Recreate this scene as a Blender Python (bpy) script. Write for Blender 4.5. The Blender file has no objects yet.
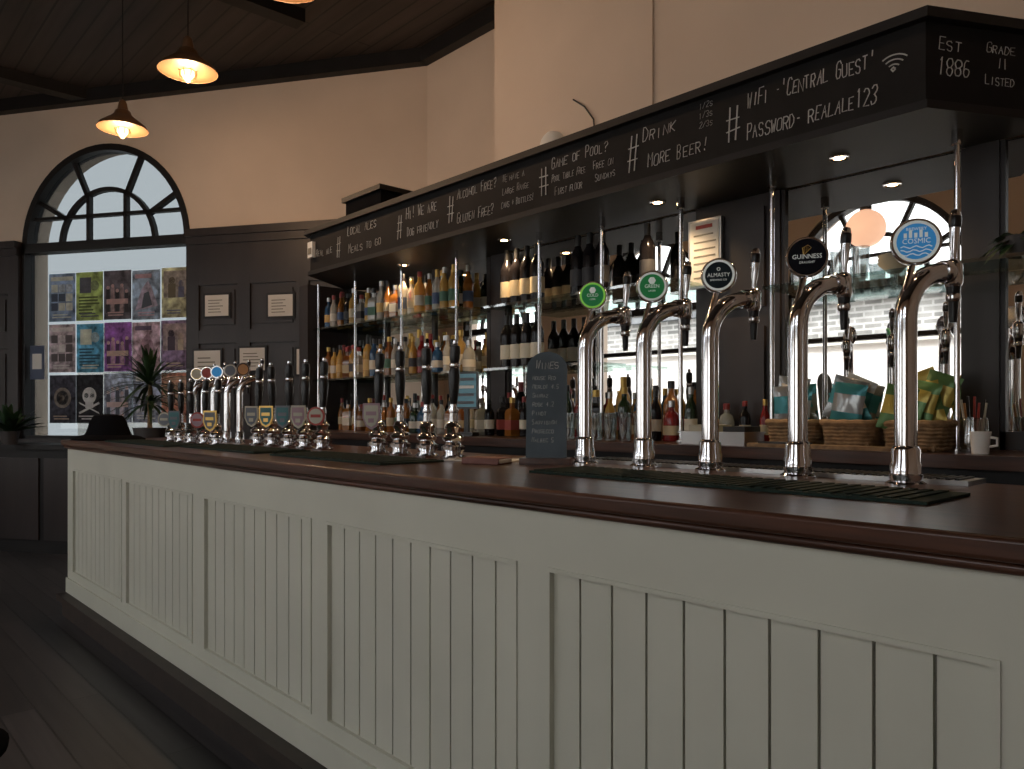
import bpy, math, random
from mathutils import Matrix, Vector
random.seed(7)
sc = bpy.context.scene
T = Matrix.Translation
def RZ(d): return Matrix.Rotation(math.radians(d),4,'Z')
def RX(d): return Matrix.Rotation(math.radians(d),4,'X')
def RY(d): return Matrix.Rotation(math.radians(d),4,'Y')
def S(s): return Matrix.Scale(s,4)

# ------------------------------------------------------------ materials
def mat(name, col, rough=0.5, metal=0.0, noise=None, spec=0.5, trans=0.0, emit=None, es=0.0, coat=0.0, bump=0.0, ior=1.45, transl=0.0):
    m = bpy.data.materials.new(name); m.use_nodes=True
    nt=m.node_tree; b=nt.nodes['Principled BSDF']
    b.inputs['Base Color'].default_value=(*col,1)
    b.inputs['Roughness'].default_value=rough
    b.inputs['Metallic'].default_value=metal
    b.inputs['Specular IOR Level'].default_value=spec
    b.inputs['Transmission Weight'].default_value=trans
    b.inputs['IOR'].default_value=ior
    b.inputs['Coat Weight'].default_value=coat
    if emit:
        b.inputs['Emission Color'].default_value=(*emit,1)
        b.inputs['Emission Strength'].default_value=es
    if noise:
        sc_,amt = noise[0],noise[1]
        tc=nt.nodes.new('ShaderNodeTexCoord'); mp=nt.nodes.new('ShaderNodeMapping')
        if len(noise)>2: mp.inputs['Scale'].default_value=noise[2]
        n=nt.nodes.new('ShaderNodeTexNoise'); n.inputs['Scale'].default_value=sc_; n.inputs['Detail'].default_value=5
        r=nt.nodes.new('ShaderNodeValToRGB')
        r.color_ramp.elements[0].position=.3; r.color_ramp.elements[1].position=.7
        r.color_ramp.elements[0].color=(*[c*(1-amt) for c in col],1)
        r.color_ramp.elements[1].color=(*[min(1,c*(1+amt)) for c in col],1)
        nt.links.new(tc.outputs['Object'],mp.inputs[0]); nt.links.new(mp.outputs[0],n.inputs['Vector'])
        nt.links.new(n.outputs['Fac'],r.inputs[0]); nt.links.new(r.outputs[0],b.inputs['Base Color'])
        if bump:
            bp=nt.nodes.new('ShaderNodeBump'); bp.inputs['Strength'].default_value=bump; bp.inputs['Distance'].default_value=.01
            nt.links.new(n.outputs['Fac'],bp.inputs['Height']); nt.links.new(bp.outputs[0],b.inputs['Normal'])
    if transl:
        tr=nt.nodes.new('ShaderNodeBsdfTranslucent'); tr.inputs[0].default_value=(*col,1)
        if noise: nt.links.new(r.outputs[0],tr.inputs[0])
        mx=nt.nodes.new('ShaderNodeMixShader'); mx.inputs[0].default_value=transl
        nt.links.new(b.outputs[0],mx.inputs[1]); nt.links.new(tr.outputs[0],mx.inputs[2])
        nt.links.new(mx.outputs[0],nt.nodes['Material Output'].inputs[0])
    return m
def brickmat(name,c1,c2,mort,w,h,ms=.003,rough=.5,grain=None,coord_map=None,bump=.3):
    m=bpy.data.materials.new(name); m.use_nodes=True; nt=m.node_tree; b=nt.nodes['Principled BSDF']
    tc=nt.nodes.new('ShaderNodeTexCoord'); mp=nt.nodes.new('ShaderNodeMapping')
    if coord_map: mp.inputs['Rotation'].default_value=coord_map
    br=nt.nodes.new('ShaderNodeTexBrick'); br.inputs['Scale'].default_value=1
    br.inputs['Brick Width'].default_value=w; br.inputs['Row Height'].default_value=h; br.inputs['Mortar Size'].default_value=ms
    br.inputs['Color1'].default_value=(*c1,1); br.inputs['Color2'].default_value=(*c2,1); br.inputs['Mortar'].default_value=(*mort,1)
    nt.links.new(tc.outputs['Object'],mp.inputs[0]); nt.links.new(mp.outputs[0],br.inputs['Vector'])
    out=br.outputs['Color']
    if grain:
        mp2=nt.nodes.new('ShaderNodeMapping'); mp2.inputs['Scale'].default_value=grain
        n=nt.nodes.new('ShaderNodeTexNoise'); n.inputs['Scale'].default_value=1; n.inputs['Detail'].default_value=6
        nt.links.new(tc.outputs['Object'],mp2.inputs[0]); nt.links.new(mp2.outputs[0],n.inputs['Vector'])
        mx=nt.nodes.new('ShaderNodeMixRGB'); mx.blend_type='OVERLAY'; mx.inputs[0].default_value=.8
        nt.links.new(out,mx.inputs[1]); nt.links.new(n.outputs['Fac'],mx.inputs[2]); out=mx.outputs[0]
    nt.links.new(out,b.inputs['Base Color']); b.inputs['Roughness'].default_value=rough
    bp=nt.nodes.new('ShaderNodeBump'); bp.inputs['Strength'].default_value=bump; bp.inputs['Distance'].default_value=.005; bp.invert=True
    nt.links.new(br.outputs['Fac'],bp.inputs['Height']); nt.links.new(bp.outputs[0],b.inputs['Normal'])
    return m

PLASTER=mat('wall_plaster',(.58,.475,.385),.85,noise=(1.3,.07),spec=.2)
CEIL=brickmat('ceiling_planks',(.050,.036,.029),(.036,.027,.023),(.008,.006,.005),6,.14,.008,.55,(1,12,12))
FLOOR=brickmat('floor_planks',(.040,.035,.035),(.018,.016,.016),(.005,.004,.004),1.7,.13,.004,.38,(1.5,30,30))
STONE=brickmat('exterior_stone',(.42,.41,.39),(.22,.22,.21),(.55,.54,.52),.34,.11,.02,.9,(3,3,3),(math.radians(90),0,0))
DARKWOOD=mat('dark_panel_wood',(.022,.017,.017),.42,noise=(6,.3,(1,1,.15)))
BLACKWOOD=mat('black_painted_wood',(.011,.010,.010),.5,noise=(5,.2),spec=.35)
CHALKB=mat('chalkboard_paint',(.010,.009,.009),.7,noise=(7,.35),spec=.25)
COUNTER=mat('counter_oak',(.060,.024,.014),.30,noise=(5,.55,(.6,9,9)),spec=.45)
GREENGREY=mat('bar_paint',(.535,.52,.435),.5,noise=(2.5,.05))
GROOVE=mat('bar_groove',(.18,.17,.14),.7)
KICK=mat('kick_board',(.030,.020,.015),.5,noise=(8,.3))
CHROME=mat('chrome',(.78,.78,.80),.09,1.0)
STEEL=mat('brushed_steel',(.5,.5,.5),.3,1.0)
COPPER=mat('bronze_enamel',(.26,.15,.085),.35,.7)
SHADEIN=mat('shade_inner',(.15,.085,.04),.5)
BLACK=mat('black_plastic',(.012,.012,.013),.3)
WHITE=mat('white_plastic',(.75,.74,.7),.4)
PAPER=mat('paper',(.72,.70,.66),.8,transl=.25)
MIRROR=mat('mirror_silver',(.80,.79,.77),.012,1.0)
CHALK=mat('chalk',(.50,.50,.48),.9)
RUNNER=mat('rubber_runner',(.014,.026,.020),.75,noise=(60,.3),spec=.2)
SLATE=mat('slate',(.065,.085,.10),.6,noise=(9,.3))
LEAF=mat('leaf',(.02,.05,.018),.5,noise=(9,.3))
POT=mat('pot',(.05,.045,.045),.6)
WICKER=mat('wicker',(.26,.16,.08),.7,noise=(40,.4),bump=.5)
FABRIC=mat('black_felt',(.006,.006,.007),1.0,spec=.05)
SCREEN=mat('screen_blue',(.06,.18,.22),.3,emit=(.15,.38,.48),es=.12)
BULB=mat('bulb_glow',(1,.8,.5),.3,emit=(1,.50,.16),es=7)
GLOBE=mat('globe_glow',(1,.85,.7),.3,emit=(1,.56,.36),es=1.1)
DOWN=mat('downlight_glow',(1,.85,.6),.3,emit=(1,.62,.28),es=25)
def transp(name,col,gl=.06):
    m=bpy.data.materials.new(name); m.use_nodes=True; nt=m.node_tree
    for n in list(nt.nodes):
        if n.type=='BSDF_PRINCIPLED': nt.nodes.remove(n)
    t=nt.nodes.new('ShaderNodeBsdfTransparent'); t.inputs[0].default_value=(*col,1)
    g=nt.nodes.new('ShaderNodeBsdfGlossy'); g.inputs['Roughness'].default_value=.03
    mx=nt.nodes.new('ShaderNodeMixShader'); mx.inputs[0].default_value=gl
    nt.links.new(t.outputs[0],mx.inputs[1]); nt.links.new(g.outputs[0],mx.inputs[2])
    nt.links.new(mx.outputs[0],nt.nodes['Material Output'].inputs[0]); return m
TINTGLASS=transp('sky_dimming_glass',(.36,.375,.38),.04)  # grey tint put in to dim the sky seen through the far window
SHELFGLASS=transp('shelf_glass',(.75,.85,.82),.25)
THINGLASS=transp('drinking_glass',(.8,.83,.83),.25)

# ------------------------------------------------------------ mesh builder
class MB:
    def __init__(s): s.v=[];s.f=[];s.m=[];s.s=[];s.mats=[]
    def mi(s,m):
        if m not in s.mats: s.mats.append(m)
        return s.mats.index(m)
    def add(s,vs,fs,m,sm=False,M=None):
        o=len(s.v); k=s.mi(m)
        for p in vs:
            p=Vector(p); s.v.append(tuple(M@p) if M else tuple(p))
        for i,f in enumerate(fs):
            s.f.append(tuple(o+a for a in f)); s.m.append(k); s.s.append(sm)
    def box(s,x0,x1,y0,y1,z0,z1,m,M=None):
        vs=[(x,y,z) for z in(z0,z1) for x,y in((x0,y0),(x1,y0),(x1,y1),(x0,y1))]
        s.add(vs,[(3,2,1,0),(4,5,6,7),(0,1,5,4),(1,2,6,5),(2,3,7,6),(3,0,4,7)],m,False,M)
    def polyz(s,poly,z0,z1,m,M=None):
        n=len(poly)
        vs=[(x,y,z0) for x,y in poly]+[(x,y,z1) for x,y in poly]
        fs=[tuple(range(n-1,-1,-1)),tuple(range(n,2*n))]+[(i,(i+1)%n,n+(i+1)%n,n+i) for i in range(n)]
        s.add(vs,fs,m,False,M)
    def prism(s,poly,y0,y1,m,M=None):
        n=len(poly)
        vs=[(x,y0,z) for x,z in poly]+[(x,y1,z) for x,z in poly]
        fs=[tuple(range(n)),tuple(range(2*n-1,n-1,-1))]+[((i+1)%n,i,n+i,n+(i+1)%n) for i in range(n)]
        s.add(vs,fs,m,False,M)
    def lathe(s,prof,m,M=None,seg=16,sm=True,cap=True):
        vs=[];fs=[]
        n=len(prof)
        for r,z in prof:
            for i in range(seg):
                a=2*math.pi*i/seg; vs.append((r*math.cos(a),r*math.sin(a),z))
        for j in range(n-1):
            for i in range(seg):
                k=(i+1)%seg
                fs.append((j*seg+i,j*seg+k,(j+1)*seg+k,(j+1)*seg+i))
        if cap and prof[0][0]>1e-4: fs.append(tuple(range(seg-1,-1,-1)))
        if cap and prof[-1][0]>1e-4: fs.append(tuple((n-1)*seg+i for i in range(seg)))
        s.add(vs,fs,m,sm,M)
    def tube(s,pts,rad,m,M=None,seg=12):
        pts=[Vector(p) for p in pts]; n=len(pts)
        if not isinstance(rad,(list,tuple)): rad=[rad]*n
        vs=[];fs=[];up=None
        for i,p in enumerate(pts):
            t=(pts[min(i+1,n-1)]-pts[max(i-1,0)]).normalized()
            if up is None:
                up=Vector((0,1,0)) if abs(t.y)<.9 else Vector((1,0,0))
            a=(up-t*up.dot(t))
            if a.length<1e-4: a=Vector((0,0,1))-t*t.z
            a=a.normalized(); up=a; b=t.cross(a)
            for k in range(seg):
                q=2*math.pi*k/seg; vs.append(p+(a*math.cos(q)+b*math.sin(q))*rad[i])
        for j in range(n-1):
            for i in range(seg):
                k=(i+1)%seg; fs.append((j*seg+i,j*seg+k,(j+1)*seg+k,(j+1)*seg+i))
        fs.append(tuple(range(seg-1,-1,-1))); fs.append(tuple((n-1)*seg+i for i in range(seg)))
        s.add(vs,fs,m,True,M)
    def obj(s,name,parent=None,bevel=0):
        me=bpy.data.meshes.new(name)
        xs=[p[0] for p in s.v]; ys=[p[1] for p in s.v]; zs=[p[2] for p in s.v]
        c=((min(xs)+max(xs))/2,(min(ys)+max(ys))/2,min(zs))
        if getattr(s,'keep',False): c=(0,0,0)
        me.from_pydata([(p[0]-c[0],p[1]-c[1],p[2]-c[2]) for p in s.v],[],s.f)
        for m in s.mats: me.materials.append(m)
        me.polygons.foreach_set('material_index',s.m); me.polygons.foreach_set('use_smooth',s.s)
        me.update()
        try: me.set_sharp_from_angle(angle=math.radians(40))
        except Exception: pass
        o=bpy.data.objects.new(name,me); sc.collection.objects.link(o); o.location=c
        if bevel:
            b=o.modifiers.new('bevel','BEVEL'); b.width=bevel; b.segments=2; b.limit_method='ANGLE'
        bpy.context.view_layer.update()
        if parent: par(o,parent)
        return o
def par(o,p):
    bpy.context.view_layer.update()
    o.parent=p; o.matrix_parent_inverse=p.matrix_world.inverted()
def fm(p,n):
    n=Vector((n[0],n[1],0)).normalized(); x=Vector((-n.y,n.x,0))
    return Matrix(((x.x,0,n.x,p[0]),(x.y,0,n.y,p[1]),(0,1,0,p[2]),(0,0,0,1)))
def txt(body,M,size,m,parent,name='lettering',align='CENTER',sx=1.0,off=0.0,shear=0.0):
    c=bpy.data.curves.new(name,'FONT'); c.body=body; c.size=size; c.extrude=.0006; c.align_x=align; c.align_y='CENTER'
    c.materials.append(m); c.resolution_u=2; c.offset=off; c.shear=shear
    o=bpy.data.objects.new(name,c); sc.collection.objects.link(o); o.matrix_world=M@Matrix.Diagonal((sx,1,1,1))
    par(o,parent); return o
# hand-drawn chalk stroke letters on a 4x6 grid
GL={'A':"002640 1333",'B':"0006 062635342303 0323323120 2000",'C':"4536160501103041",'D':"0006 062644422000",'E':"46060040 0333",'F':"460600 0333",
'G':"453616050110304143 4323",'H':"0006 4046 0343",'I':"2026",'J':"3631201001",'K':"0006 4603 0340",'L':"060040",'M':"0006234640",'N':"00064046",
'O':"160501103041453616",'P':"0006 063645443303",'Q':"160501103041453616 2240",'R':"0006 063645443303 2340",'S':"453616050413334241301001",'T':"0646 2620",
'U':"060110304146",'V':"062046",'W':"0610243046",'X':"0046 0640",'Y':"0623 4623 2320",'Z':"06460040",'0':"160501103041453616",'1':"152620",'2':"05163645440040",
'3':"051636454423 234241301001",'4':"360242 3630",'5':"460603334241301001",'6':"3616050110304142331302",'7':"064610",'8':"13020110304142331304051636454433",
'9':"44453616050413334430",'#':"1016 3036 0242 0444",'-':"1333",'!':"2622 2120",'?':"05163645442322 2120","'":"2624",'+':"2125 0343",'.':"2021",'/':"0046"}
crng=random.Random(5)
def chalk(m,body,M,x,y,h,width=None,th=.028):
    n=len(body); adv=(width/n) if width else h*.72
    for i,ch in enumerate(body):
        g=GL.get(ch.upper())
        if not g: continue
        hh=h*(crng.uniform(.9,1.08) if ch.isupper() or not ch.isalpha() else crng.uniform(.70,.80)); dy=crng.uniform(-.06,.06)*h; sl=crng.uniform(.0,.16)
        w=adv*crng.uniform(.62,.76)
        for st in g.split():
            pts=[]
            for k in range(0,len(st)-1,2):
                gx=int(st[k])/4+crng.uniform(-.06,.06); gy=int(st[k+1])/6+crng.uniform(-.03,.03)
                pts.append((x+i*adv+gx*w+gy*hh*sl,y+dy+gy*hh,0))
            if len(pts)>1: m.tube(pts,h*th*crng.uniform(.8,1.1),CHALK,M,5)

# ------------------------------------------------------------ room shell
ZC=4.33
FP=[(-4.4,-3.3),(7.7,-3.3),(7.7,2.8),(-.06,2.8),(-4.37,-.02)]
m=MB(); m.polyz(FP,-.1,0,FLOOR); m.keep=True; m.obj('floor')
m=MB(); m.polyz(FP,ZC,ZC+.1,CEIL); m.keep=True; ceiling=m.obj('ceiling')

def arch_wall(name,M,x0,x1,wins,z1,mt,th=.3):
    m=MB(); m.keep=True; x=x0
    for (cx,r,zb,zs) in sorted(wins):
        m.box(x,cx-r,0,th,0,z1,mt,M); m.box(cx-r,cx+r,0,th,0,zb,mt,M)
        N=28
        for i in range(N):
            a0=math.pi-math.pi*i/N; a1=math.pi-math.pi*(i+1)/N
            m.prism([(cx+r*math.cos(a0),zs+r*math.sin(a0)),(cx+r*math.cos(a1),zs+r*math.sin(a1)),(cx+r*math.cos(a1),z1),(cx+r*math.cos(a0),z1)],0,th,mt,M)
        x=cx+r
    m.box(x,x1,0,th,0,z1,mt,M)
    return m.obj(name)
def arcbar(m,cx,cz,r0,r1,a0,a1,y0,y1,mt,M,N=24):
    for i in range(N):
        p=math.radians(a0+(a1-a0)*i/N); q=math.radians(a0+(a1-a0)*(i+1)/N)
        m.prism([(cx+r0*math.cos(p),cz+r0*math.sin(p)),(cx+r1*math.cos(p),cz+r1*math.sin(p)),(cx+r1*math.cos(q),cz+r1*math.sin(q)),(cx+r0*math.cos(q),cz+r0*math.sin(q))],y0,y1,mt,M)
def radbar(m,cx,cz,r0,r1,a,w,y0,y1,mt,M):
    a=math.radians(a); dx,dz=math.cos(a),math.sin(a); px,pz=-dz*w/2,dx*w/2
    m.prism([(cx+r0*dx+px,cz+r0*dz+pz),(cx+r1*dx+px,cz+r1*dz+pz),(cx+r1*dx-px,cz+r1*dz-pz),(cx+r0*dx-px,cz+r0*dz-pz)],y0,y1,mt,M)
def arch_window(name,M,cx,r,zb,zs,glass,tran=None):
    m=MB(); y0,y1=.06,.11
    arcbar(m,cx,zs,r-.06,r,0,180,.02,.14,BLACKWOOD,M,32)
    m.box(cx-r,cx+r,.02,.14,zs-.05,zs+.04,BLACKWOOD,M)
    ri=r*.56; w=.040
    arcbar(m,cx,zs,ri-.02,ri+.02,0,180,y0,y1,BLACKWOOD,M)
    for a in (30,65,115,150):
        radbar(m,cx,zs,ri,r-.05,a,w,y0,y1,BLACKWOOD,M)
    rb=r*.27
    for dx in (-.20*r/.9,.20*r/.9):
        m.box(cx+dx-.018,cx+dx+.018,y0,y1,zs,zs+math.sqrt(ri*ri-dx*dx),BLACKWOOD,M)
    m.box(cx-r+.06,cx+r-.06,y0,y1,zs+.27,zs+.30,BLACKWOOD,M)
    m.box(cx-r,cx-r+.035,.02,.14,zb,zs,BLACKWOOD,M); m.box(cx+r-.035,cx+r,.02,.14,zb,zs,BLACKWOOD,M)
    m.box(cx-r,cx+r,.02,.14,zb,zb+.05,BLACKWOOD,M)
    if tran: m.box(cx-r,cx+r,.04,.13,tran-.025,tran+.025,BLACKWOOD,M)
    if glass:
        m.prism([(cx+(r-.03)*math.cos(math.pi*i/24),zs+(r-.03)*math.sin(math.pi*i/24)) for i in range(25)],.09,.092,glass,M)
        m.box(cx-r+.03,cx+r-.03,.09,.092,zb+.04,zs-.03,glass,M)
    return m.obj(name)
def portal(M,cx,cz,w,h):
    l=bpy.data.lights.new('window_daylight_portal','AREA'); l.shape='RECTANGLE'; l.size=w; l.size_y=h
    l.cycles.is_portal=True
    o=bpy.data.objects.new('window_daylight_portal',l); sc.collection.objects.link(o)
    o.matrix_world=M@T((cx,.35,cz))@RX(-90)
    return o

MF=T((-2.43,.89,0))@RZ(33.24)
WR=.945; WC=-.065
arch_wall('wall_far',MF,-2.12,3.2,[(WC,WR,1.0,2.88)],ZC,PLASTER)
win1=arch_window('window_1',MF@T((0,-.03,0)),WC,WR,1.0,2.88,TINTGLASS)
portal(MF,WC,2.4,1.9,2.85)
MW=T((0,-3.0,0))@RZ(180)
wf=[(-.21,.855,1.0,2.5),(2.46,.855,1.0,2.5),(5.13,.855,1.0,2.5),(-2.9,.855,1.0,2.5)]
arch_wall('wall_front',MW,-7.8,4.5,[(-c,r,a,b) for c,r,a,b in wf],ZC,PLASTER)
for i,(c,r,a,b) in enumerate(wf):
    arch_window('window_%d'%(i+2),MW,-c,r,a,b,None,2.0); portal(MW,-c,2.2,1.7,2.45)
m=MB(); m.keep=True; m.box(-4.4,-4.2,-3.0,-.1,0,ZC,PLASTER); m.obj('wall_left')
m=MB(); m.keep=True; m.box(7.5,7.7,-3.0,2.0,0,ZC,PLASTER); m.obj('wall_right')
m=MB(); m.keep=True
m.box(.15,2.3,2.64,2.8,0,ZC,PLASTER); m.obj('wall_recess')
m=MB(); m.keep=True
m.box(2.25,7.6,1.64,2.8,0,ZC,PLASTER); m.box(2.25,3.35,1.628,1.64,2.47,ZC,PLASTER); m.obj('wall_back')
m=MB(); m.box(-2.12,3.2,-.09,0,ZC-.12,ZC,BLACKWOOD,MF); m.obj('trim_1')
m=MB(); m.box(.25,2.25,2.55,2.64,ZC-.12,ZC,BLACKWOOD); m.obj('trim_2')
m=MB()
for x in (-2.6,.1,2.6,5.2): m.box(x-.07,x+.07,-3,1.55,ZC-.1,ZC,BLACKWOOD)
m.obj('trim_3')

def wains(name,x0,x1,stiles,z1=2.89):
    m=MB(); m.box(x0,x1,-.03,0,0,z1,DARKWOOD,MF)
    for a,b in((0,.18),(.98,1.1),(1.9,2.02),(2.43,z1)): m.box(x0,x1,-.05,-.03,a,b,DARKWOOD,MF)
    for s_ in stiles: m.box(s_-.06,s_+.06,-.051,-.03,.0,2.5,DARKWOOD,MF)
    sl=sorted(stiles)
    for a,b in zip(sl[:-1],sl[1:]):
        for z0,z2 in((.18,.98),(1.1,1.9),(2.02,2.43)):
            m.box(a+.1,b-.1,-.042,-.03,z0+.05,z2-.05,DARKWOOD,MF)
    m.box(x0,x1,-.09,0,z1-.02,z1+.05,DARKWOOD,MF); m.box(x0,x1,-.07,0,z1-.09,z1-.02,DARKWOOD,MF)
    return m.obj(name)
wains('trim_4',.885,3.1,[.945,1.47,2.05,2.62,3.04])
wains('trim_5',-2.1,-1.015,[-2.04,-1.55,-1.075])
m=MB(); m.box(-1.01,.88,-.03,0,0,1.0,DARKWOOD,MF); m.box(-1.02,.90,-.05,0,.97,1.02,DARKWOOD,MF); m.obj('trim_6')
m=MB(); m.box(-2.05,.80,-.42,-.06,0,.94,BLACKWOOD,MF); m.box(-2.08,.83,-.46,-.06,.94,.985,BLACKWOOD,MF)
for i in range(5): m.box(-2.0+i*.56,-1.5+i*.56,-.435,-.42,.12,.86,DARKWOOD,MF)
m.obj('window_counter')

# posters
cols=[(.26,.33,.46),(.36,.44,.18),(.14,.13,.15),(.30,.36,.46),(.48,.42,.30),
      (.42,.36,.38),(.12,.32,.44),(.28,.13,.34),(.50,.34,.38),(.26,.20,.30),
      (.06,.06,.08),(.025,.025,.03),(.34,.37,.48),(.28,.30,.36),(.38,.20,.15)]
acc=[(.75,.75,.65),(.15,.15,.2),(.7,.5,.5),(.65,.45,.5),(.2,.22,.35),(.75,.72,.7),(.8,.78,.65),(.75,.6,.5),(.2,.16,.25),(.7,.62,.5),(.6,.5,.4),(.8,.8,.8),(.75,.6,.58),(.75,.75,.72),(.8,.7,.55)]
k=0
prng=random.Random(21)
for r in range(3):
    for c in range(5):
        x=-.73+c*.318; z=2.62-r*.490; col=[min(1,v*1.35) for v in cols[k]]
        pm=mat('poster_ink_%d'%k,col,.7,noise=(9+k,.75),transl=.55)
        light=mat('poster_light_%d'%k,acc[k],.7,noise=(16,.25),transl=.55)
        dk=mat('poster_dark_%d'%k,tuple(v*.22 for v in col),.7,transl=.3)
        mid=mat('poster_mid_%d'%k,tuple(.5*v+.5*a_ for v,a_ in zip(col,acc[k])),.7,noise=(22,.5),transl=.55)
        m=MB(); x+=prng.uniform(-.004,.004); zz=z+prng.uniform(-.006,.006); m.box(x,x+.305,.038,.042,zz-.465,zz,pm,MF)
        M2=MF@T((x+.152,.037,0)); z=zz
        def disc(dx,dz,rr,mt,y=.001,sg=18): m.lathe([(0,-y),(rr,-y),(rr,.001),(0,.001)],mt,M2@T((dx,0,z-dz))@RX(90),sg)
        kind=k%5
        if k==11:
            disc(0,.2,.08,light)
            m.box(-.045,.045,-.001,.001,z-.32,z-.26,light,M2)
            for dx in(-.033,.033): disc(dx,.2,.024,BLACK,.003)
            for sg in(1,-1): m.add([(-.12,-.001,z-.31-sg*.05),(-.11,-.001,z-.33-sg*.05),(.12,-.001,z-.33+sg*.05),(.11,-.001,z-.31+sg*.05)],[(0,1,2,3)],light,False,M2)
        elif k==10: disc(0,.22,.10,mid); disc(0,.22,.07,dk,.002); disc(0,.22,.025,light,.003)
        elif kind==0:
            m.box(-.13,.13,-.001,.001,z-.07,z-.03,light,M2)
            for a_ in range(3):
                for b_ in range(3): m.box(-.125+a_*.086,-.05+a_*.086,-.001,.001,z-.18-b_*.09,z-.105-b_*.09,[mid,dk,light][prng.randrange(3)],M2)
        elif kind==1:
            m.box(-.11,.02,-.001,.001,z-.20,z-.05,light,M2); disc(.06,.13,.05,mid)
            for q in range(6): m.box(-.12,.12-prng.uniform(0,.1),-.001,.001,z-.25-q*.03,z-.235-q*.03,dk,M2)
        elif kind==2:
            for q in range(5):
                h=prng.uniform(.10,.17); X=-.125+q*.052
                m.box(X,X+.04,-.001,.001,z-.40,z-h-.05,mid if q%2 else dk,M2); disc(X+.02,h+.035,.018,light,.002,10)
            m.box(-.12,.12,-.003,.001,z-.32,z-.27,light,M2)
        elif kind==3:
            m.prism([(-.12,z-.38),(.13,z-.34),(.06,z-.16),(.02,z-.10),(-.05,z-.18)],-.001,.001,mid,M2); m.prism([(-.05,z-.36),(.07,z-.33),(.03,z-.2),(-.02,z-.22)],-.002,.001,dk,M2)
            m.box(-.12,.06,-.001,.001,z-.075,z-.035,light,M2)
        else:
            m.box(-.13,.13,-.001,.001,z-.28,z-.03,mid,M2); disc(-.04,.12,.035,dk,.002); m.box(-.08,.0,-.002,.001,z-.28,z-.15,dk,M2); disc(.06,.15,.03,light,.002); m.box(.03,.09,-.002,.001,z-.28,z-.18,light,M2)
        for q in range(2): m.box(-.12+prng.random()*.04,.11-prng.random()*.08,-.003,.001,z-.43+q*.025,z-.418+q*.025,light,M2)
        m.obj('poster')
        k+=1
m=MB(); m.box(-.96,-.79,.036,.040,1.60,1.93,mat('poster_small',(.14,.17,.25),.7,transl=.5),MF); m.box(-.93,-.82,.035,.037,1.7,1.85,PAPER,MF); m.obj('poster')
for (x,z,w,h) in((1.2,2.24,.24,.19),(1.84,2.22,.24,.19),(1.10,1.70,.27,.27),(1.56,1.75,.25,.2),(2.1,1.72,.2,.22)):
    m=MB(); m.box(x-w/2-.02,x+w/2+.02,-.058,-.0515,z-h/2-.02,z+h/2+.02,BLACKWOOD,MF); m.box(x-w/2,x+w/2,-.060,-.058,z-h/2,z+h/2,PAPER,MF)
    for q in range(5): m.box(x-w*.36,x+w*(.1+.25*random.random()),-.0615,-.060,z-h*.33+q*h*.14,z-h*.29+q*h*.14,GROOVE,MF)
    f=m.obj('notice')

# ------------------------------------------------------------ exterior
m=MB(); m.keep=True; m.box(-30,30,-30,30,-.25,-.15,mat('asphalt',(.25,.25,.25),.9)); m.obj('ground')
m=MB(); m.box(-9,13,-12,-10,-.15,3.35,STONE)
m.prism([(-9.3,3.35),(13.3,3.35),(12.8,3.6),(-8.8,3.6)],-12.2,-9.8,mat('roof_slate',(.16,.17,.18),.7,noise=(5,.3)))
for x in range(-8,13,3):
    m.box(x,x+.7,-10.02,-9.98,1.4,2.5,BLACKWOOD); m.box(x-.1,x+.8,-10.06,-9.97,2.5,2.62,WHITE); m.box(x-.1,x+.8,-10.06,-9.9,1.3,1.4,WHITE)
m.obj('stone_building')
m=MB(); m.box(-9,13,-6.2,-6.0,-.15,2.2,mat('white_standin',(.90,.91,.91),.8)); m.box(-9,13,-6.25,-5.95,2.2,2.27,WHITE); m.obj('white_standin_wall')  # white wall added in place of a van, fills the lower panes
Mo=MF@T((0,7,0))
m=MB(); m.box(-7,-1.9,0,2,-.15,3.0,mat('pale_stone',(.80,.78,.74),.9,noise=(3,.15)),Mo)
for x in(-6,-4,-2.8): m.box(x,x+.6,-.02,.02,1.2,2.4,mat('win_dark',(.25,.27,.28),.2),Mo)
m.obj('neighbouring_building')

# ------------------------------------------------------------ bar counter
XR=6.9
m=MB()
m.box(.02,XR,.012,.06,.13,1.05,GROOVE)
m.box(0,.02,.0,.80,.13,1.05,GREENGREY)
m.box(.02,XR,.06,.80,.0,.10,KICK)
m.box(.02,XR,.74,.80,.10,1.05,DARKWOOD)
m.box(0,XR,-.01,.012,.92,1.05,GREENGREY)
m.box(0,XR,-.01,.012,.225,.27,GREENGREY)
m.box(0,XR,-.022,.012,.135,.225,GREENGREY)
ed=[(0,.13),(1.13,1.20),(2.13,2.26),(3.19,3.29),(4.19,4.29),(5.19,5.30),(6.20,6.30),(6.82,XR)]
for a,b in ed: m.box(a,b,-.01,.012,.27,.92,GREENGREY)
for (a0,a1),(b0,b1) in zip(ed[:-1],ed[1:]):
    L=b0-a1; n=max(5,round(L/.092)); w=L/n
    for i in range(n): m.box(a1+i*w+.003,a1+(i+1)*w-.003,.001,.014,.2701,.9199,GREENGREY)
    m.box(a1,b0,-.014,.010,.27,.280,GREENGREY); m.box(a1,b0,-.014,.010,.910,.92,GREENGREY)
    m.box(a1,a1+.010,-.014,.010,.280,.910,GREENGREY); m.box(b0-.010,b0,-.014,.010,.280,.910,GREENGREY)
m.box(0.04,XR,-.05,.06,0,.10,KICK); m.box(0.02,XR,-.08,.06,.10,.134,KICK)
bar=m.obj('bar_counter')
m=MB(); m.box(-.03,XR+.02,-.045,.86,1.064,1.10,COUNTER); m.box(-.02,XR,-.03,.84,1.045,1.064,COUNTER)
o=m.obj('worktop',bar,.008)

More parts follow.
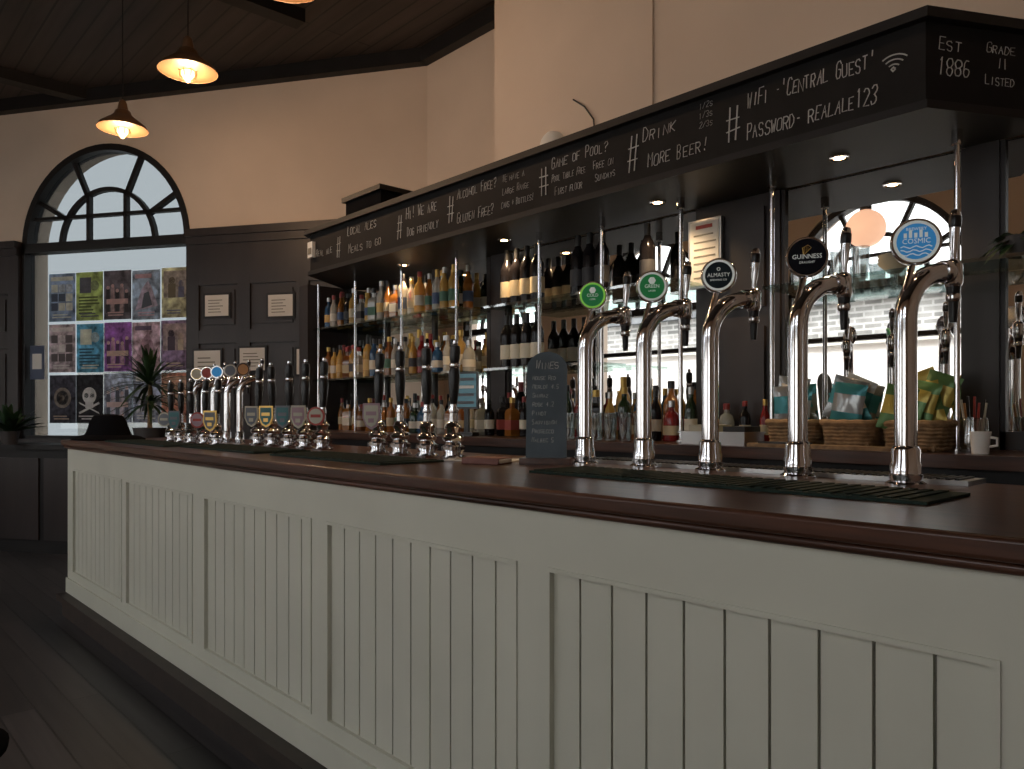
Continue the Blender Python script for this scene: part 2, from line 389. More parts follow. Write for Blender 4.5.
def runner(x0,x1,y0,y1):
    m=MB(); m.box(x0,x1,y0,y1,1.1005,1.107,RUNNER)
    n=int((x1-x0)/.03)
    for i in range(n): m.box(x0+.006+i*.03,x0+.024+i*.03,y0+.012,y1-.012,1.107,1.110,RUNNER)
    m.obj('bar_runner')
runner(.55,1.55,.06,.28); runner(1.6,2.45,.12,.38); runner(2.6,3.40,.12,.38); runner(3.95,5.0,.26,.50)
def drip(x0,x1,y0,y1):
    m=MB(); m.box(x0,x1,y0,y1,1.1005,1.112,STEEL)
    n=int((x1-x0)/.02)
    for i in range(n): m.box(x0+.008+i*.02,x0+.018+i*.02,y0+.01,y1-.01,1.112,1.116,BLACK)
    m.obj('drip_tray')
drip(3.75,4.93,.72,.85)

# ------------------------------------------------------------ beer fonts
ND=math.degrees(math.atan2(.937,.35))
def font(x,y,s,bcol,rim,label,lcol,bn=(.45,-.89),sub=None,br=.048,deco=None):
    m=MB(); M=T((x,y,1.1005))@RZ(ND)@S(s)
    m.lathe([(0,0),(.044,0),(.044,.008),(.034,.014),(.034,.05),(.031,.056),(.031,.085),(.027,.092),(.0245,.094)],CHROME,M,28)
    m.lathe([(.0365,.018),(.0365,.028),(.034,.030)],CHROME,M,28)
    R=.115; pts=[(0,0,.09),(0,0,.2),(0,0,.30),(0,0,.385)]
    for i in range(1,11):
        a=math.radians(80*i/10); pts.append((R*(1-math.cos(a)),0,.385+R*math.sin(a)))
    pts.append((.135,0,.505))
    m.tube(pts,[.0245]*12+[.023]*(len(pts)-12),CHROME,M,24)
    m.lathe([(.0,-.016),(.026,-.016),(.028,-.008),(.028,.008),(.022,.016),(0,.016)],CHROME,M@T((.128,0,.504))@RY(85),20)
    N=M@T((.155,0,.50))
    m.lathe([(0,-.03),(.017,-.03),(.021,-.02),(.021,.02),(.017,.03),(.010,.036),(0,.036)],CHROME,N,18)
    m.lathe([(0,-.115),(.008,-.115),(.010,-.10),(.011,-.06),(.014,-.05),(.016,-.03),(0,-.03)],BLACK,N,14)
    m.lathe([(.0135,-.065),(.0165,-.06),(.0165,-.05),(.0135,-.045)],CHROME,N,14)
    H=N@T((0,0,.036))@RY(4)
    m.lathe([(0,0),(.007,0),(.007,.02),(.010,.03),(.0125,.08),(.013,.105),(.010,.118),(0,.122)],CHROME,H,14)
    m.lathe([(.0118,.075),(.0142,.08),(.0142,.10),(.0125,.105)],BLACK,H,14)
    P=Vector((x,y,1.1005))+Vector((.03*.35*s,.03*.937*s,.565*s))
    m.tube([Vector((x,y,1.1005+.45*s)),P+Vector((0,0,-.02))],.008*s,CHROME)
    nrm=Vector((bn[0],bn[1],0)).normalized()
    B=fm(P+nrm*.01,bn)@S(s*br/.048)
    m.lathe([(0,-.014),(.046,-.014),(.050,-.008),(.050,.004),(.047,.008),(.0445,.008)],CHROME,B,32,True,False)
    m.lathe([(.0445,.0075),(0,.0078)],bcol,B,32,False,False)
    if rim: m.lathe([(.0445,.0082),(.038,.0084)],rim,B,32,False,False)
    if deco=='wave':
        for j in range(3):
            m.tube([(-.03+.006*i,-.012-.008*j+.0025*math.sin(i*1.6+j),.0085) for i in range(11)],.0012,WT,B,5)
        for i in range(5): m.box(-.024+i*.01,-.018+i*.01,.008,.014+.006*(i%2)+.004,.008,.0092,WT,B)
    if deco=='harp':
        m.tube([(-.008,.004,.009),(-.010,.022,.009),(.002,.028,.009),(.010,.022,.009),(-.008,.004,.009)],.0012,GD,B,5)
        for i in range(3): m.tube([(-.006+i*.004,.008+i*.003,.009),(-.006+i*.004,.024,.009)],.0006,GD,B,4)
    if deco=='leaf':
        m.lathe([(0,.008),(.012,.0085)],WT,B@T((0,.018,0)),6,False,True)
    o=m.obj('beer_font')
    if label:
        txt(label,B@T((0,.0,.0095)),.0155,lcol,o,'badge_text',sx=.95)
        txt(sub or 'LAGER',B@T((0,-.014,.0095)),.0075,lcol,o,'badge_text') if deco!='wave' else txt(sub,B@T((0,.026,.0095)),.009,lcol,o,'badge_text')
        if deco is None: txt('o',B@T((0,.019,.0095)),.022,lcol,o,'badge_text')
    return o
BG=mat('badge_green',(.02,.16,.05),.5,emit=(.02,.2,.06),es=.25,spec=.2); LG=mat('badge_lime',(.25,.5,.08),.5,emit=(.2,.6,.08),es=.35,spec=.2)
BK=mat('badge_black',(.006,.006,.010),.6,spec=.1); NV=mat('badge_slate',(.016,.024,.03),.6,spec=.1); BLU=mat('badge_blue',(.04,.26,.5),.5,emit=(.05,.25,.6),es=.3,spec=.2)
WT=mat('badge_white',(.75,.78,.75),.5,emit=(.8,.85,.8),es=.15); GD=mat('badge_gold',(.6,.4,.12),.35,.6)
font(3.83,.63,.98,BG,LG,'COLD',WT,sub='CIDER',br=.046,bn=(.6,-.8),deco='leaf')
font(4.05,.655,.99,BG,WT,'GREEN',WT,sub='LAGER',bn=(.6,-.8),deco='leaf')
font(4.28,.665,1.0,NV,WT,'ALMASTY',WT,sub='BREWING CO',bn=(.5,-.86))
font(4.55,.655,1.02,BK,None,'GUINNESS',WT,sub='DRAUGHT',br=.050,deco='harp')
font(4.83,.62,1.0,BLU,WT,'COSMIC',WT,sub='BREWERY',br=.052,deco='wave')

def pump(x,y,clip=None,s=1.0):
    m=MB(); M=T((x,y,1.1005))@S(s)
    m.lathe([(0,0),(.046,0),(.048,.008),(.038,.014),(.030,.018),(.034,.026),(.042,.034),(.042,.046),(.030,.052),(.027,.060),(.037,.068),(.039,.078),(.032,.088),(.023,.094),(.025,.104),(.030,.114),(.024,.126),(.015,.134),(.012,.17)],CHROME,M,20)
    H=M@T((0,0,.165))@RX(random.uniform(-3,3))@RY(random.uniform(-2,2))
    m.lathe([(0,0),(.015,0),(.017,.01),(.013,.02),(.013,.03)],CHROME,H,16)
    m.lathe([(.012,.03),(.015,.05),(.019,.09),(.021,.13),(.019,.15),(.016,.16)],BLACK,H,16)
    m.lathe([(.016,.16),(.0185,.163),(.0185,.175),(.016,.178)],CHROME,H,16)
    m.lathe([(.016,.178),(.019,.195),(.020,.22),(.017,.238),(0,.245)],BLACK,H,16)
    m.lathe([(.008,.243),(.010,.248),(.008,.258),(0,.262)],CHROME,H,12)
    if clip:
        kind,cm,c2=clip
        B=fm((x+.02,y-.045,1.1005+.155*s),(.6,-.8))
        m.tube([(x,y,1.1+.14*s),(x+.02,y-.04,1.1+.15*s)],.005,CHROME)
        if kind=='round':
            m.lathe([(0,-.003),(.042,-.003),(.042,.003),(0,.003)],c2,B,24); m.lathe([(0,.0035),(.034,.0035),(.034,.005),(0,.005)],cm,B,24)
            m.box(-.024,.024,-.006,.008,.005,.0065,c2,B)
        else:
            pl=[(-.036,.05),(.036,.05),(.038,-.01),(.022,-.045),(0,-.058),(-.022,-.045),(-.038,-.01)]
            m.polyz(pl[::-1],-.003,.003,c2,B); m.polyz([(a*.82,b*.82) for a,b in pl][::-1],.003,.0045,cm,B)
            m.box(-.022,.022,.0,.016,.0045,.006,c2,B); m.box(-.012,.012,-.03,-.012,.0045,.006,c2,B)
    return m.obj('beer_hand_pump')
RED=mat('clip_red',(.32,.04,.03),.5); TEAL=mat('clip_teal',(.04,.14,.15),.5); CRM=mat('clip_cream',(.40,.37,.29),.5); ORG=mat('clip_orange',(.40,.18,.05),.5); PNK=mat('clip_pink',(.30,.19,.22),.5)
GRY=mat('clip_grey',(.12,.13,.15),.5)
cl=[('shield',GRY,CRM),('shield',TEAL,GD),('shield',TEAL,GRY),('shield',PNK,CRM),('round',CRM,RED)]
for i,x in enumerate((1.66,1.83,2.01,2.17,2.34)): pump(x,.50,cl[i])
for i,x in enumerate((2.80,2.96,3.14,3.30)): pump(x,.50,[('shield',CRM,PNK),None,None,None][i],1.03)
for i,(x,c,r_) in enumerate(((.76,CRM,GD),(.92,RED,CRM),(1.07,BLU,WT),(1.26,GRY,CRM),(1.43,ORG,BK))):
    font(x,.50,.72,c,r_,None,None,bn=(.75,-.66),br=.050,deco='x')
for i,x in enumerate((.84,1.0,1.16,1.35,1.52)): pump(x,.34,[('round',GRY,CRM),('shield',TEAL,GRY),None,('round',PNK,RED),('shield',GRY,GD)][i],.85)

# ------------------------------------------------------------ back bar
BZ=1.15
m=MB(); m.box(.62,6.9,1.22,1.58,0,BZ-.04,BLACKWOOD); m.box(.60,6.92,1.19,1.60,BZ-.04,BZ,COUNTER)
x=.7
while x<6.7:
    m.box(x,x+.56,1.205,1.22,.12,BZ-.12,DARKWOOD); m.tube([(x+.5,1.19,.7),(x+.5,1.19,.9)],.008,STEEL); x+=.6
m.obj('back_bar_cabinet')
m=MB()
m.box(.60,2.25,1.64,1.69,0,2.15,DARKWOOD); m.box(.56,.68,1.30,1.64,BZ+.001,2.154,DARKWOOD)
m.box(.68,2.25,1.625,1.64,BZ+.03,2.154,MIRROR)
for x in(.68,1.16,1.68,2.2):
    m.box(x,x+.03,1.612,1.626,BZ+.001,2.154,DARKWOOD)
for z in(1.50,1.85): m.box(.68,2.25,1.34,1.612,z-.012,z,SHELFGLASS)
for x in(.72,1.20,1.72,2.24):
    m.tube([(x,1.36,BZ+.001),(x,1.36,2.154)],.008,CHROME)
m.obj('bottle_shelving')
m=MB()
def mir(x0,x1,z0=BZ+.05,z1=2.154): 
    m.box(x0,x1,1.615,1.638,z0,z1,MIRROR)
for a,b in((2.38,3.62),(4.0,4.66),(4.76,5.3)):
    mir(a,b)
    m.box(a-.02,a+.015,1.60,1.638,BZ+.001,2.154,DARKWOOD); m.box(b-.015,b+.02,1.60,1.638,BZ+.001,2.154,DARKWOOD)
    m.box(a,b,1.60,1.638,BZ+.001,BZ+.06,DARKWOOD)
m.box(2.26,2.38,1.59,1.638,BZ+.001,2.154,DARKWOOD)
m.box(3.62,4.0,1.59,1.638,BZ+.001,2.154,DARKWOOD)
for z0,z1 in((1.24,1.62),(1.70,2.10)):
    m.box(3.68,3.94,1.575,1.59,z0,z1,DARKWOOD)
m.box(4.66,4.76,1.59,1.638,BZ+.001,2.154,DARKWOOD)
m.obj('back_bar_mirror')
m=MB()
for x in(2.84,3.24,3.665,4.07,4.695): 
    m.tube([(x,1.40,BZ+.001),(x,1.40,2.154)],.009,CHROME); m.lathe([(0,0),(.022,0),(.022,.008),(.009,.012)],CHROME,T((x,1.40,BZ+.001)),16)
    m.tube([(x,1.40,2.11),(x,1.40,2.154)],.016,CHROME)
for x0,x1,z in((2.50,3.665,1.82),(2.50,3.24,1.50),(4.07,5.2,1.735)):
    m.box(x0,x1,1.33,1.574,z-.012,z,SHELFGLASS)
m.obj('glass_shelf_rack')

# bottles
G=[mat('glass_green',(.012,.03,.014),.08,coat=.5),mat('glass_dark',(.008,.007,.008),.15,spec=.35),mat('glass_amber',(.36,.14,.03),.08,trans=.35,coat=.5),
   mat('glass_clear',(.66,.65,.60),.06,trans=.6),mat('glass_brown',(.16,.06,.018),.08,coat=.5),mat('glass_gold',(.60,.36,.10),.08,trans=.4),mat('glass_blue',(.03,.09,.2),.08,trans=.3),mat('glass_red',(.25,.02,.02),.08,trans=.3)]
GW=[0,1,2,2,2,3,3,3,3,4,4,5,5,5,0,6,7]
L=[mat('label_%d'%i,c,.6) for i,c in enumerate(((.62,.58,.48),(.04,.04,.045),(.5,.42,.28),(.28,.05,.04),(.05,.08,.16),(.06,.14,.09),(.5,.33,.12),(.55,.52,.46)))]
LW=[0,0,0,1,1,2,2,3,4,5,6,7,7]
C=[BLACK,BLACK,mat('cap_gold',(.5,.33,.1),.35,.8),mat('cap_red',(.25,.03,.03),.4),mat('cap_silver',(.5,.5,.5),.3,.9)]
def bottle(m,x,y,z,kind,s=1.0,g=None,l=None,c=None):
    M=T((x,y,z))@RZ(random.uniform(0,360))@S(s)
    gm=g or G[random.choice(GW)]; lm=l or L[random.choice(LW)]; cm=c or random.choice(C)
    if kind=='wine':
        p=[(0,.001),(.036,.001),(.037,.01),(.037,.18),(.033,.205),(.018,.235),(.014,.25),(.014,.285)];lab=(.0375,.05,.13);cap=(.0155,.245,.30)
    elif kind=='spirit':
        p=[(0,.001),(.035,.001),(.036,.01),(.036,.16),(.030,.185),(.015,.205),(.013,.24)];lab=(.0367,.05,.115);cap=(.0165,.235,.27)
    elif kind=='squat':
        p=[(0,.001),(.044,.001),(.046,.012),(.044,.12),(.035,.15),(.017,.165),(.015,.19)];lab=(.0465,.035,.085);cap=(.019,.185,.22)
    elif kind=='square':
        p=[(0,.001),(.044,.001),(.046,.006),(.046,.14),(.040,.16),(.016,.175),(.015,.21)];lab=(.0468,.04,.10);cap=(.018,.205,.24)
    else:
        p=[(0,.001),(.030,.001),(.031,.01),(.031,.14),(.026,.17),(.013,.20),(.012,.245)];lab=(.0315,.05,.11);cap=(.014,.225,.262)
    sg=4 if kind=='square' else 14
    m.lathe(p,gm,M,sg,sg>4)
    m.lathe([(lab[0],lab[1]),(lab[0],lab[2])],lm,M,sg,sg>4,False)
    m.lathe([(cap[0],cap[1]),(cap[0],cap[2]-.003),(cap[0]*.8,cap[2]),(0,cap[2])],cm,M,12)
kinds=['spirit','squat','square','slim','spirit','wine','slim']
def row(m,x0,x1,y,z,pitch=.082,hs=1.0,kk=kinds):
    x=x0
    while x<x1:
        bottle(m,x,y+random.uniform(-.008,.008),z,random.choice(kk),hs*random.uniform(.86,1.04)); x+=pitch*random.uniform(.95,1.12)
m=MB(); random.seed(3)
for z in(1.851,1.501):
    row(m,.78,2.17,1.41,z,pitch=.078,hs=.88); row(m,.76,2.17,1.53,z,pitch=.078,hs=.95)
m.obj('liquor_bottles')
m=MB()
row(m,.80,2.2,1.50,BZ+.001,hs=.9); row(m,2.5,3.6,1.52,BZ+.001,hs=.95); row(m,3.35,3.72,1.42,BZ+.001,hs=.85); row(m,1.3,2.75,1.40,BZ+.001,hs=.82)
row(m,3.80,4.02,1.52,BZ+.001,hs=.7)
m.obj('liquor_bottles')
m=MB()
for x in(2.54,2.615,2.69,2.765): bottle(m,x,1.46,1.821,'wine',1.0,G[1],L[2],BLACK)
for x in(3.04,3.115,3.19): bottle(m,x,1.46,1.821,'wine',.98,G[1],L[1],BLACK)
bottle(m,3.42,1.50,1.821,'wine',.96,G[1],L[1],BLACK)
for x in(2.56,2.635,2.71,2.785): bottle(m,x,1.44,1.501,'wine',.92,G[1],L[0],BLACK)
m.obj('wine_bottles')

m=MB(); m.box(3.60,3.76,1.550,1.5735,1.80,2.09,STEEL); m.box(3.61,3.75,1.547,1.551,1.81,2.08,PAPER)
for q in range(7): m.box(3.63,3.70+random.random()*.04,1.545,1.547,1.84+q*.03,1.846+q*.03,GROOVE)
m.box(3.64,3.72,1.545,1.547,2.05,2.065,RED); m.obj('framed_certificate')

def basket(x,y,z,w,d,h):
    m=MB()
    def loop(zz,e): 
        n=28; pts=[]
        for i in range(n+1):
            a=2*math.pi*i/n; ca,sa=math.cos(a),math.sin(a)
            r=1/((abs(ca)**4+abs(sa)**4)**.25)
            pts.append((x+(w/2+e)*ca*r,y+(d/2+e*.6)*sa*r,zz+.002*(i%2)))
        return pts
    k=7
    for i in range(k): m.tube(loop(z+.007+i*h/k,.012*i/k-.0),.0085,WICKER,None,6)
    m.tube(loop(z+h,.014),.011,WICKER,None,8)
    m.box(x-w/2+.005,x+w/2-.005,y-d/2+.005,y+d/2-.005,z+.001,z+.02,WICKER)
    for i in range(16):
        p=loop(z,0)[int(i*28/16)]; m.tube([(p[0],p[1],z+.003),(p[0],p[1],z+h)],.005,WICKER,None,5)
    return m.obj('wicker_basket')
def packet(m,M,mt,mt2,w=.13,h=.17,t=.025):
    nx,ny=10,12
    for sg in(1,-1):
        vs=[];fs=[]
        for j in range(ny+1):
            for i in range(nx+1):
                u=i/nx; v=j/ny
                th=t*(math.sin(math.pi*u)**.6)*(math.sin(math.pi*v)**.6)*(1+.14*math.sin(9*u+5*v)*math.sin(13*v))
                vs.append(((u-.5)*w*(1-.06*math.sin(math.pi*v)),sg*th*-1,(v-.5)*h))
        for j in range(ny):
            for i in range(nx):
                a=j*(nx+1)+i; q=(a,a+1,a+nx+2,a+nx+1); fs.append(q if sg>0 else q[::-1])
        m.add(vs[:],[f for k_,f in enumerate(fs) if not 4<=k_//nx<=8],mt,True,M)
        m.add(vs[:],[f for k_,f in enumerate(fs) if 4<=k_//nx<=8],mt2,True,M)
PK=[mat('foil_teal',(.04,.22,.24),.3,.3),mat('foil_yellow',(.45,.34,.07),.3,.3),mat('foil_green',(.10,.20,.07),.3,.3),mat('foil_silver',(.40,.42,.42),.25,.6),mat('foil_orange',(.40,.16,.05),.3,.3),mat('foil_white',(.42,.42,.40),.35,.1)]
random.seed(11)
for bx,cs in((4.20,(3,0,5,3)),(4.40,(0,3,0,5)),(4.60,(2,1,2,1))):
    basket(bx,1.36,BZ+.001,.155,.18,.085)
    m=MB()
    for i in range(6):
        packet(m,T((bx+random.uniform(-.04,.04),1.29+i*.028,BZ+.13+random.uniform(-.01,.03)+i*.006))@RZ(random.uniform(-18,18))@RY(random.uniform(-26,26))@RX(random.uniform(-12,8)),PK[cs[i%4]],PK[cs[(i+1)%4]],.11,.145,.017)
    m.obj('crisp_packets')
m=MB(); m.box(3.78,4.05,1.24,1.38,BZ+.001,BZ+.045,STEEL); m.box(3.77,4.055,1.23,1.385,BZ+.045,BZ+.05,STEEL); m.box(3.80,3.92,1.26,1.37,BZ+.05,BZ+.075,CRM); m.box(3.95,4.04,1.26,1.37,BZ+.05,BZ+.07,BLACK); m.obj('serving_tray')
m=MB(); m.box(4.08,4.66,1.205,1.25,BZ+.001,BZ+.014,WICKER); m.box(4.12,4.3,1.21,1.25,BZ+.014,BZ+.02,BLACK); m.obj('chopping_board')
m=MB(); J=T((4.76,1.34,BZ+.001)); m.lathe([(0,0),(.036,0),(.038,.01),(.038,.10),(.034,.105),(.034,.10),(.034,.01),(0,.008)],THINGLASS,J,20)
for i in range(7):
    a=i*.9; m.tube([(4.76+.015*math.cos(a),1.34+.015*math.sin(a),BZ+.012),(4.76+.034*math.cos(a),1.34+.034*math.sin(a),BZ+.15+.01*(i%3))],.0035,[CRM,BLACK,RED,ORG][i%4],None,6)
m.obj('pen_jar')
m=MB(); m.lathe([(0,0),(.022,0),(.026,.05),(.028,.065),(.026,.065),(.024,.05),(.018,.006),(0,.006)],WHITE,T((4.80,1.26,BZ+.001)),20); m.tube([(4.825,1.26,BZ+.05),(4.843,1.26,BZ+.047),(4.843,1.26,BZ+.027),(4.823,1.26,BZ+.022)],.004,WHITE); m.obj('cup')
m=MB()
for i in range(4): m.lathe([(0,0),(.024,0),(.032,.11),(.030,.11),(.022,.004),(0,.004)],THINGLASS,T((4.15+i*.075,1.45,1.7365)),16)
for i in range(3): m.lathe([(0,0),(.02,0),(.05,.03),(.052,.035),(.045,.03),(.0,.006)],CRM,T((4.50,1.42,1.7365+i*.012)),20)
m.obj('bar_glasses')
m=MB()
for i in range(8):
    m.lathe([(0,0),(.026,0),(.034,.12),(.032,.12),(.024,.004),(0,.004)],THINGLASS,T((3.0+i*.08,1.27,BZ+.001)),14)
m.obj('pint_glasses')

def leafs(m,c,n,ln,w,el0,el1,droop,seed,mt=LEAF):
    random.seed(seed)
    for i in range(n):
        az=random.uniform(0,6.283); el=math.radians(random.uniform(el0,el1)); l=ln*random.uniform(.7,1.05)
        d=Vector((math.cos(az),math.sin(az),0)); side=Vector((-math.sin(az),math.cos(az),0)); K=7; vs=[]
        for k in range(K+1):
            t=k/K; p=Vector(c)+d*(l*t*math.cos(el))+Vector((0,0,l*t*math.sin(el)-droop*l*t*t))
            ww=w*(math.sin(math.pi*min(1,.12+t*.88))**.8)*.5
            vs+= [p-side*ww,p-Vector((0,0,ww*.3)),p+side*ww]
        fs=[]
        for k in range(K):
            a=k*3; fs+=[(a,a+1,a+4,a+3),(a+1,a+2,a+5,a+4)]
        m.add(vs,fs,mt,True)
m=MB(); px,py=-1.0,.80
m.lathe([(0,.0),(.14,0),(.14,.03),(.03,.05),(.03,.88),(.13,.90),(.13,.93),(0,.93)],DARKWOOD,T((px,py,.001)),24)
m.lathe([(0,.931),(.085,.931),(.12,1.12),(.125,1.15),(.11,1.15),(.10,1.12),(0,1.12)],POT,T((px,py,.001)),24)
m.tube([(px,py,1.1),(px+.01,py,1.50)],[.02,.014],WICKER)
leafs(m,(px,py,1.49),60,.54,.028,-10,85,.38,4); leafs(m,(px,py,1.34),24,.44,.028,-5,45,.5,5)
m.obj('potted_palm')
m=MB(); c=(-2.64,.12,.986)
m.lathe([(0,0),(.06,0),(.08,.1),(.085,.12),(.07,.12),(0,.10)],POT,T(c),20); leafs(m,(c[0],c[1],c[2]+.1),70,.40,.05,25,88,.30,8); m.obj('potted_plant')
m=MB(); c=(4.86,1.42,1.7365)
m.lathe([(0,0),(.035,0),(.045,.05),(.047,.06),(.035,.06),(0,.045)],POT,T(c),20); leafs(m,(c[0],c[1],c[2]+.045),40,.13,.03,0,75,.7,12); m.obj('potted_plant')

m=MB(); M=T((2.44,1.27,BZ+.001))@RZ(25)
m.box(-.05,.05,-.04,.04,0,.02,BLACK,M); m.box(-.012,.012,-.01,.01,.02,.16,BLACK,M)
m.box(-.070,.070,-.02,.0,.14,.33,BLACK,M); m.box(-.062,.062,-.022,-.02,.15,.32,SCREEN,M)
for q in range(4): m.box(-.05,.05,-.0235,-.022,.165+q*.04,.18+q*.04,GRY if q!=2 else WHITE,M)
m.obj('till_screen')

# chalk menu board
m=MB(); BN=(.62,-.78); M=fm((3.71,.57,1.1005),BN)@RX(-6)
pl=[(-.068,.018),(.068,.018),(.068,.32)]+[(.068*math.cos(a),.32+.058*math.sin(a)) for a in [math.pi*i/14 for i in range(1,14)]]+[(-.068,.32)]
m.polyz(pl,-.006,.006,SLATE,M)
m.box(-.085,.085,.0,.02,-.04,.04,COUNTER,fm((3.71,.57,1.1005),BN))
M1=M@T((0,0,.0068))
chalk(m,'Wines',M1,-.038,.320,.028,.080,.04)
for i,(a,w_) in enumerate((('House Red',.080),('Merlot 4.5',.09),('Shiraz',.055),('Rose 4.2',.075),('Pinot',.05),('Sauvignon',.085),('Prosecco',.075),('Malbec 5',.075))):
    chalk(m,a,M1,-.048,.282-i*.030,.015,w_,.045)
menu=m.obj('menu_chalkboard')
m=MB(); M=T((3.42,.55,1.1005))@RZ(28); m.box(-.13,.13,-.08,.08,0,.003,PAPER,M); m.box(-.10,.02,-.05,.07,.003,.006,CRM,M@RZ(12)); m.obj('paper_menus')
m=MB(); M=T((3.57,.43,1.1005))@RZ(20); m.box(-.07,.07,-.05,.05,0,.022,mat('book_red',(.18,.07,.055),.6),M); m.box(-.065,.072,-.045,.045,.004,.018,PAPER,M); m.obj('order_book',None,.003)
m=MB(); M=T((.21,.17,1.1005))@RZ(20)@S(1.12)
m.lathe([(0,.004),(.20,.0),(.206,.006),(.18,.018),(.130,.028),(.118,.05),(.102,.10),(.08,.135),(.03,.145),(0,.14)],FABRIC,M@Matrix.Diagonal((1.15,.80,1,1)),28)
m.obj('black_hat')

# ------------------------------------------------------------ canopy
m=MB()
P=[(1.0,1.15),(4.69,1.15),(4.935,1.598),(2.26,1.598),(2.245,1.69),(.60,1.69)]
m.polyz(P,2.17,2.42,CHALKB)
P2=[(.97,1.12),(4.705,1.12),(4.97,1.598),(2.26,1.598),(2.245,1.69),(.58,1.69)]
m.polyz(P2,2.412,2.442,BLACKWOOD)
P3=[(.985,1.14),(4.697,1.14),(4.95,1.598),(2.26,1.598),(2.245,1.69),(.59,1.69)]
m.polyz(P3,2.155,2.180,BLACKWOOD)
can=m.obj('bar_canopy')
m=MB(); MC=T((0,1.149,0))@RX(90)
def fx(body,x,z,h,w=None,th=.034): chalk(m,body,MC,x,z,h,w,th)
def hsh(x): fx('#',x,2.225,.13,.070,.020)
hsh(4.03); fx("WiFi -'Central Guest'",4.115,2.325,.056,.435); fx('Password- realale123',4.115,2.215,.056,.44)
hsh(3.585); fx('Drink',3.665,2.325,.050,.16); fx('More Beer!',3.69,2.22,.052,.27); fx('1/2s',3.92,2.375,.022,.06); fx('1/3s',3.92,2.34,.022,.06); fx('2/3s',3.92,2.305,.022,.06)
hsh(3.095); fx('Game of Pool?',3.17,2.335,.046,.32); fx('Pool table Free',3.17,2.275,.032,.20); fx('First floor',3.19,2.215,.034,.16); fx('Free on',3.41,2.275,.032,.11); fx('Sundays',3.42,2.225,.030,.11)
hsh(2.43); fx('Alcohol Free?',2.51,2.335,.048,.30); fx('Gluten Free?',2.51,2.215,.050,.28); fx('We have a',2.85,2.345,.032,.15); fx('Large Range',2.85,2.285,.032,.18); fx('Cans + Bottles!',2.84,2.225,.032,.22)
hsh(1.98); fx('Hi! We are',2.07,2.315,.058,.28); fx('Dog friendly',2.08,2.225,.048,.28)
hsh(1.33); fx('Local ales',1.46,2.33,.052,.32); fx('Meals to go',1.47,2.225,.048,.36); fx('Real ale',1.08,2.26,.045,.20)
m.tube([(4.60+.006*math.cos(a),0,2.30+.006*math.sin(a)) for a in (0,1.5,3,4.5,6.2)],.003,CHALK,T((0,1.149,0)),5)
for rr in (.022,.038,.054):
    m.tube([(4.60+rr*math.cos(a),0,2.295+rr*math.sin(a)*.9) for a in [.75+.16*i for i in range(10)]],.0022,CHALK,T((0,1.149,0)),5)
ang=math.degrees(math.atan2(.448,.245))
d=Vector((.245,.448,0)).normalized(); n=Vector((d.y,-d.x,0))
MA=T(Vector((4.69,1.15,0))+n*.001)@RZ(ang)@RX(90)
for b_,x_,z_,h_,w_ in(('Est',.045,2.335,.040,.085),('1886',.04,2.26,.050,.12),('Grade',.215,2.345,.030,.11),('II',.255,2.30,.030,.04),('Listed',.21,2.25,.030,.11)): chalk(m,b_,MA,x_,z_,h_,w_,.036)
m.obj('chalk_lettering',can)
def light(kind,name,loc,e,col,r=.03,parent=None,**k):
    l=bpy.data.lights.new(name,kind); l.energy=e; l.color=col; l.shadow_soft_size=r
    for a,b in k.items(): setattr(l,a,b)
    o=bpy.data.objects.new(name,l); sc.collection.objects.link(o); o.location=loc
    if parent: par(o,parent)
    return o
m=MB()
DX=(1.70,2.60,3.56,4.33)
for x in DX:
    m.lathe([(0,.0),(.018,.0),(.019,-.0005)],DOWN,T((x,1.385,2.1520)),16); m.lathe([(.019,0),(.034,-.002),(.036,.003)],CHROME,T((x,1.385,2.1520)),20,True,False)
dl=m.obj('soffit_downlights')
for x in DX: light('SPOT','downlight_lamp',(x,1.385,2.14),16,(1,.68,.38),.02,dl,spot_size=2.3,spot_blend=.8)
m=MB(); m.box(1.22,1.62,1.28,1.60,2.443,2.60,FABRIC); m.box(1.20,1.64,1.26,1.62,2.60,2.63,BLACKWOOD); m.obj('ventilation_box')
m=MB(); m.lathe([(.075,0),(.07,.035),(.045,.06),(0,.07)],WHITE,T((2.72,1.627,2.66))@RX(90),24)
m.tube([(2.86,1.622,2.86),(2.94,1.618,2.80),(3.0,1.618,2.72),(3.02,1.622,2.5)],.004,BLACK); m.obj('wall_dome_light')
m=MB(); m.box(1.01,1.07,1.125,1.1485,2.26,2.36,WHITE); m.box(1.02,1.06,1.122,1.125,2.28,2.32,GROOVE); m.obj('alarm_sensor')

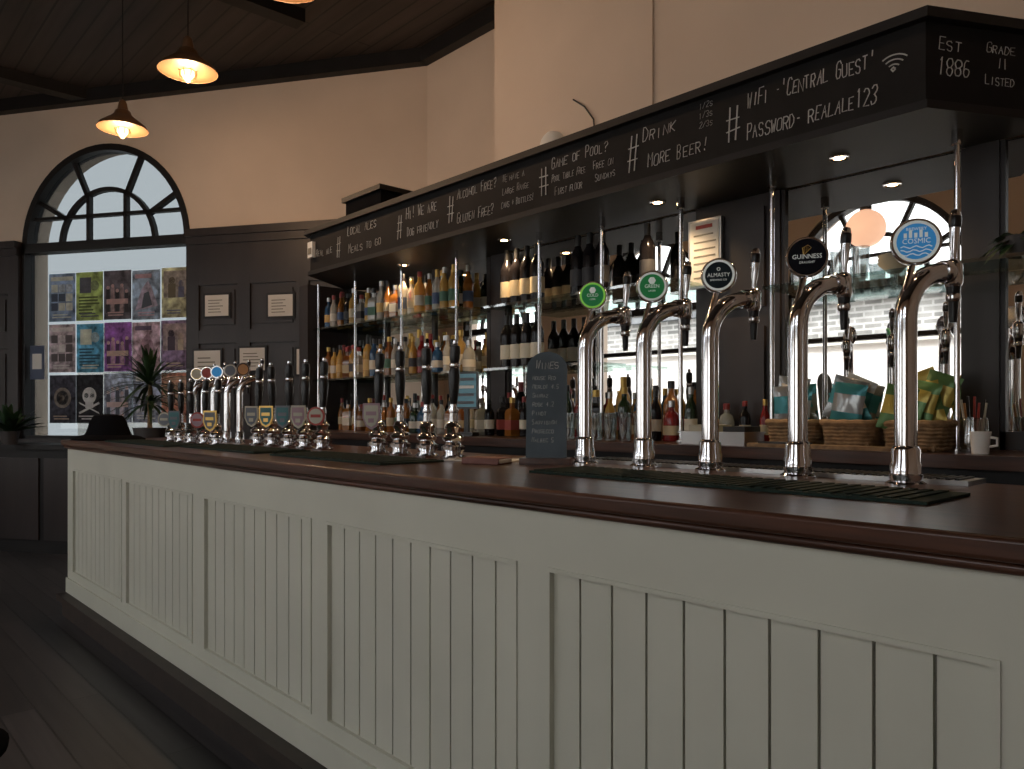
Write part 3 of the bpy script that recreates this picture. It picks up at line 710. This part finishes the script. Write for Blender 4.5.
# ------------------------------------------------------------ pendants
def pendant(x,y,z,e):
    m=MB(); M=T((x,y,z))@S(.9)
    m.lathe([(0,.235),(.022,.22),(.03,.20),(.038,.15),(.056,.138),(.064,.112),(.082,.095),(.125,.062),(.168,.03),(.184,.002)],COPPER,M,32,True,False)
    m.lathe([(.184,.002),(.182,.0),(.165,.026),(.12,.056),(.075,.084),(0,.09)],SHADEIN,M,32)
    m.lathe([(0,-.055),(.022,-.05),(.040,-.022),(.040,.02),(.022,.05),(.015,.075)],BULB,M,18)
    for i in range(8):
        a=i*math.pi/4; c,s_=math.cos(a),math.sin(a)
        m.tube([(.06*c,.06*s_,.085),(.062*c,.062*s_,.02),(.05*c,.05*s_,-.04),(.0,.0,-.07)],.003,COPPER,M,6)
    m.tube([(.062*math.cos(i*.3),.062*math.sin(i*.3),.010) for i in range(22)],.003,COPPER,M,6)
    m.tube([(0,0,.23),(0,0,(ZC-z-.02)/.9)],.004,BLACK,M,8)
    m.lathe([(0,0),(.05,0),(.045,-.03),(0,-.04)],BLACK,T((x,y,ZC-.001)),20)
    o=m.obj('pendant_lamp')
    light('POINT','pendant_bulb',(x,y,z-.095),e,(1,.64,.38),.04,o)
for x,e in((-.30,24),(.94,22),(2.18,10),(3.45,3.5),(4.9,3.5)): pendant(x,.40,3.26,e)  # last two pendants are added out of view to give light
m=MB(); M=T((2.93,-1.73,2.735)); m.lathe([(0,-.15)]+[(.15*math.sin(a),-.15*math.cos(a)) for a in [math.pi*i/16 for i in range(1,16)]]+[(0,.15)],GLOBE,M,32)
m.lathe([(.03,.145),(.045,.15),(.045,.18),(0,.20)],BLACK,M,20); m.tube([(0,0,.19),(0,0,ZC-2.735-.001)],.005,BLACK,M,8); m.obj('globe_pendant_lamp')

m=MB(); M=T((3.17,-1.04,.0))
m.lathe([(0,.41),(.16,.41),(.175,.42),(.178,.44),(.16,.455),(0,.46)],FABRIC,M,32)
for i in range(4):
    a=math.pi/4+i*math.pi/2; m.tube([(.12*math.cos(a),.12*math.sin(a),.42),(.17*math.cos(a),.17*math.sin(a),.001)],.016,BLACKWOOD,M,10)
m.tube([(.15*math.cos(i*math.pi/12),.15*math.sin(i*math.pi/12),.16) for i in range(25)],.009,BLACKWOOD,M,8)
m.obj('low_stool')

# ------------------------------------------------------------ exterior fill sun, world, camera
l=bpy.data.lights.new('exterior_fill_sun','SUN'); l.energy=12; l.angle=.3; l.color=(1,.98,.95)  # sun added under the overcast sky to brighten the walls outside
o=bpy.data.objects.new('exterior_fill_sun',l); sc.collection.objects.link(o)
o.rotation_euler=Vector((.78,.42,.9)).normalized().to_track_quat('Z','Y').to_euler(); o.location=(4,4,9)
w=bpy.data.worlds.new('overcast_sky'); sc.world=w; w.use_nodes=True
bg=w.node_tree.nodes['Background']; bg.inputs[0].default_value=(.93,.97,1.0,1); bg.inputs[1].default_value=3.6
cam=bpy.data.cameras.new('camera'); co=bpy.data.objects.new('camera',cam); sc.collection.objects.link(co)
cam.sensor_width=36; cam.lens=770/1024*36; cam.shift_y=.0278; cam.clip_start=.05
co.location=(5.521,-1.256,1.27); co.rotation_euler=(math.radians(90),0,math.radians(47.3))
sc.camera=co
sc.view_settings.view_transform='Standard'
try: sc.view_settings.look='None'
except Exception: pass
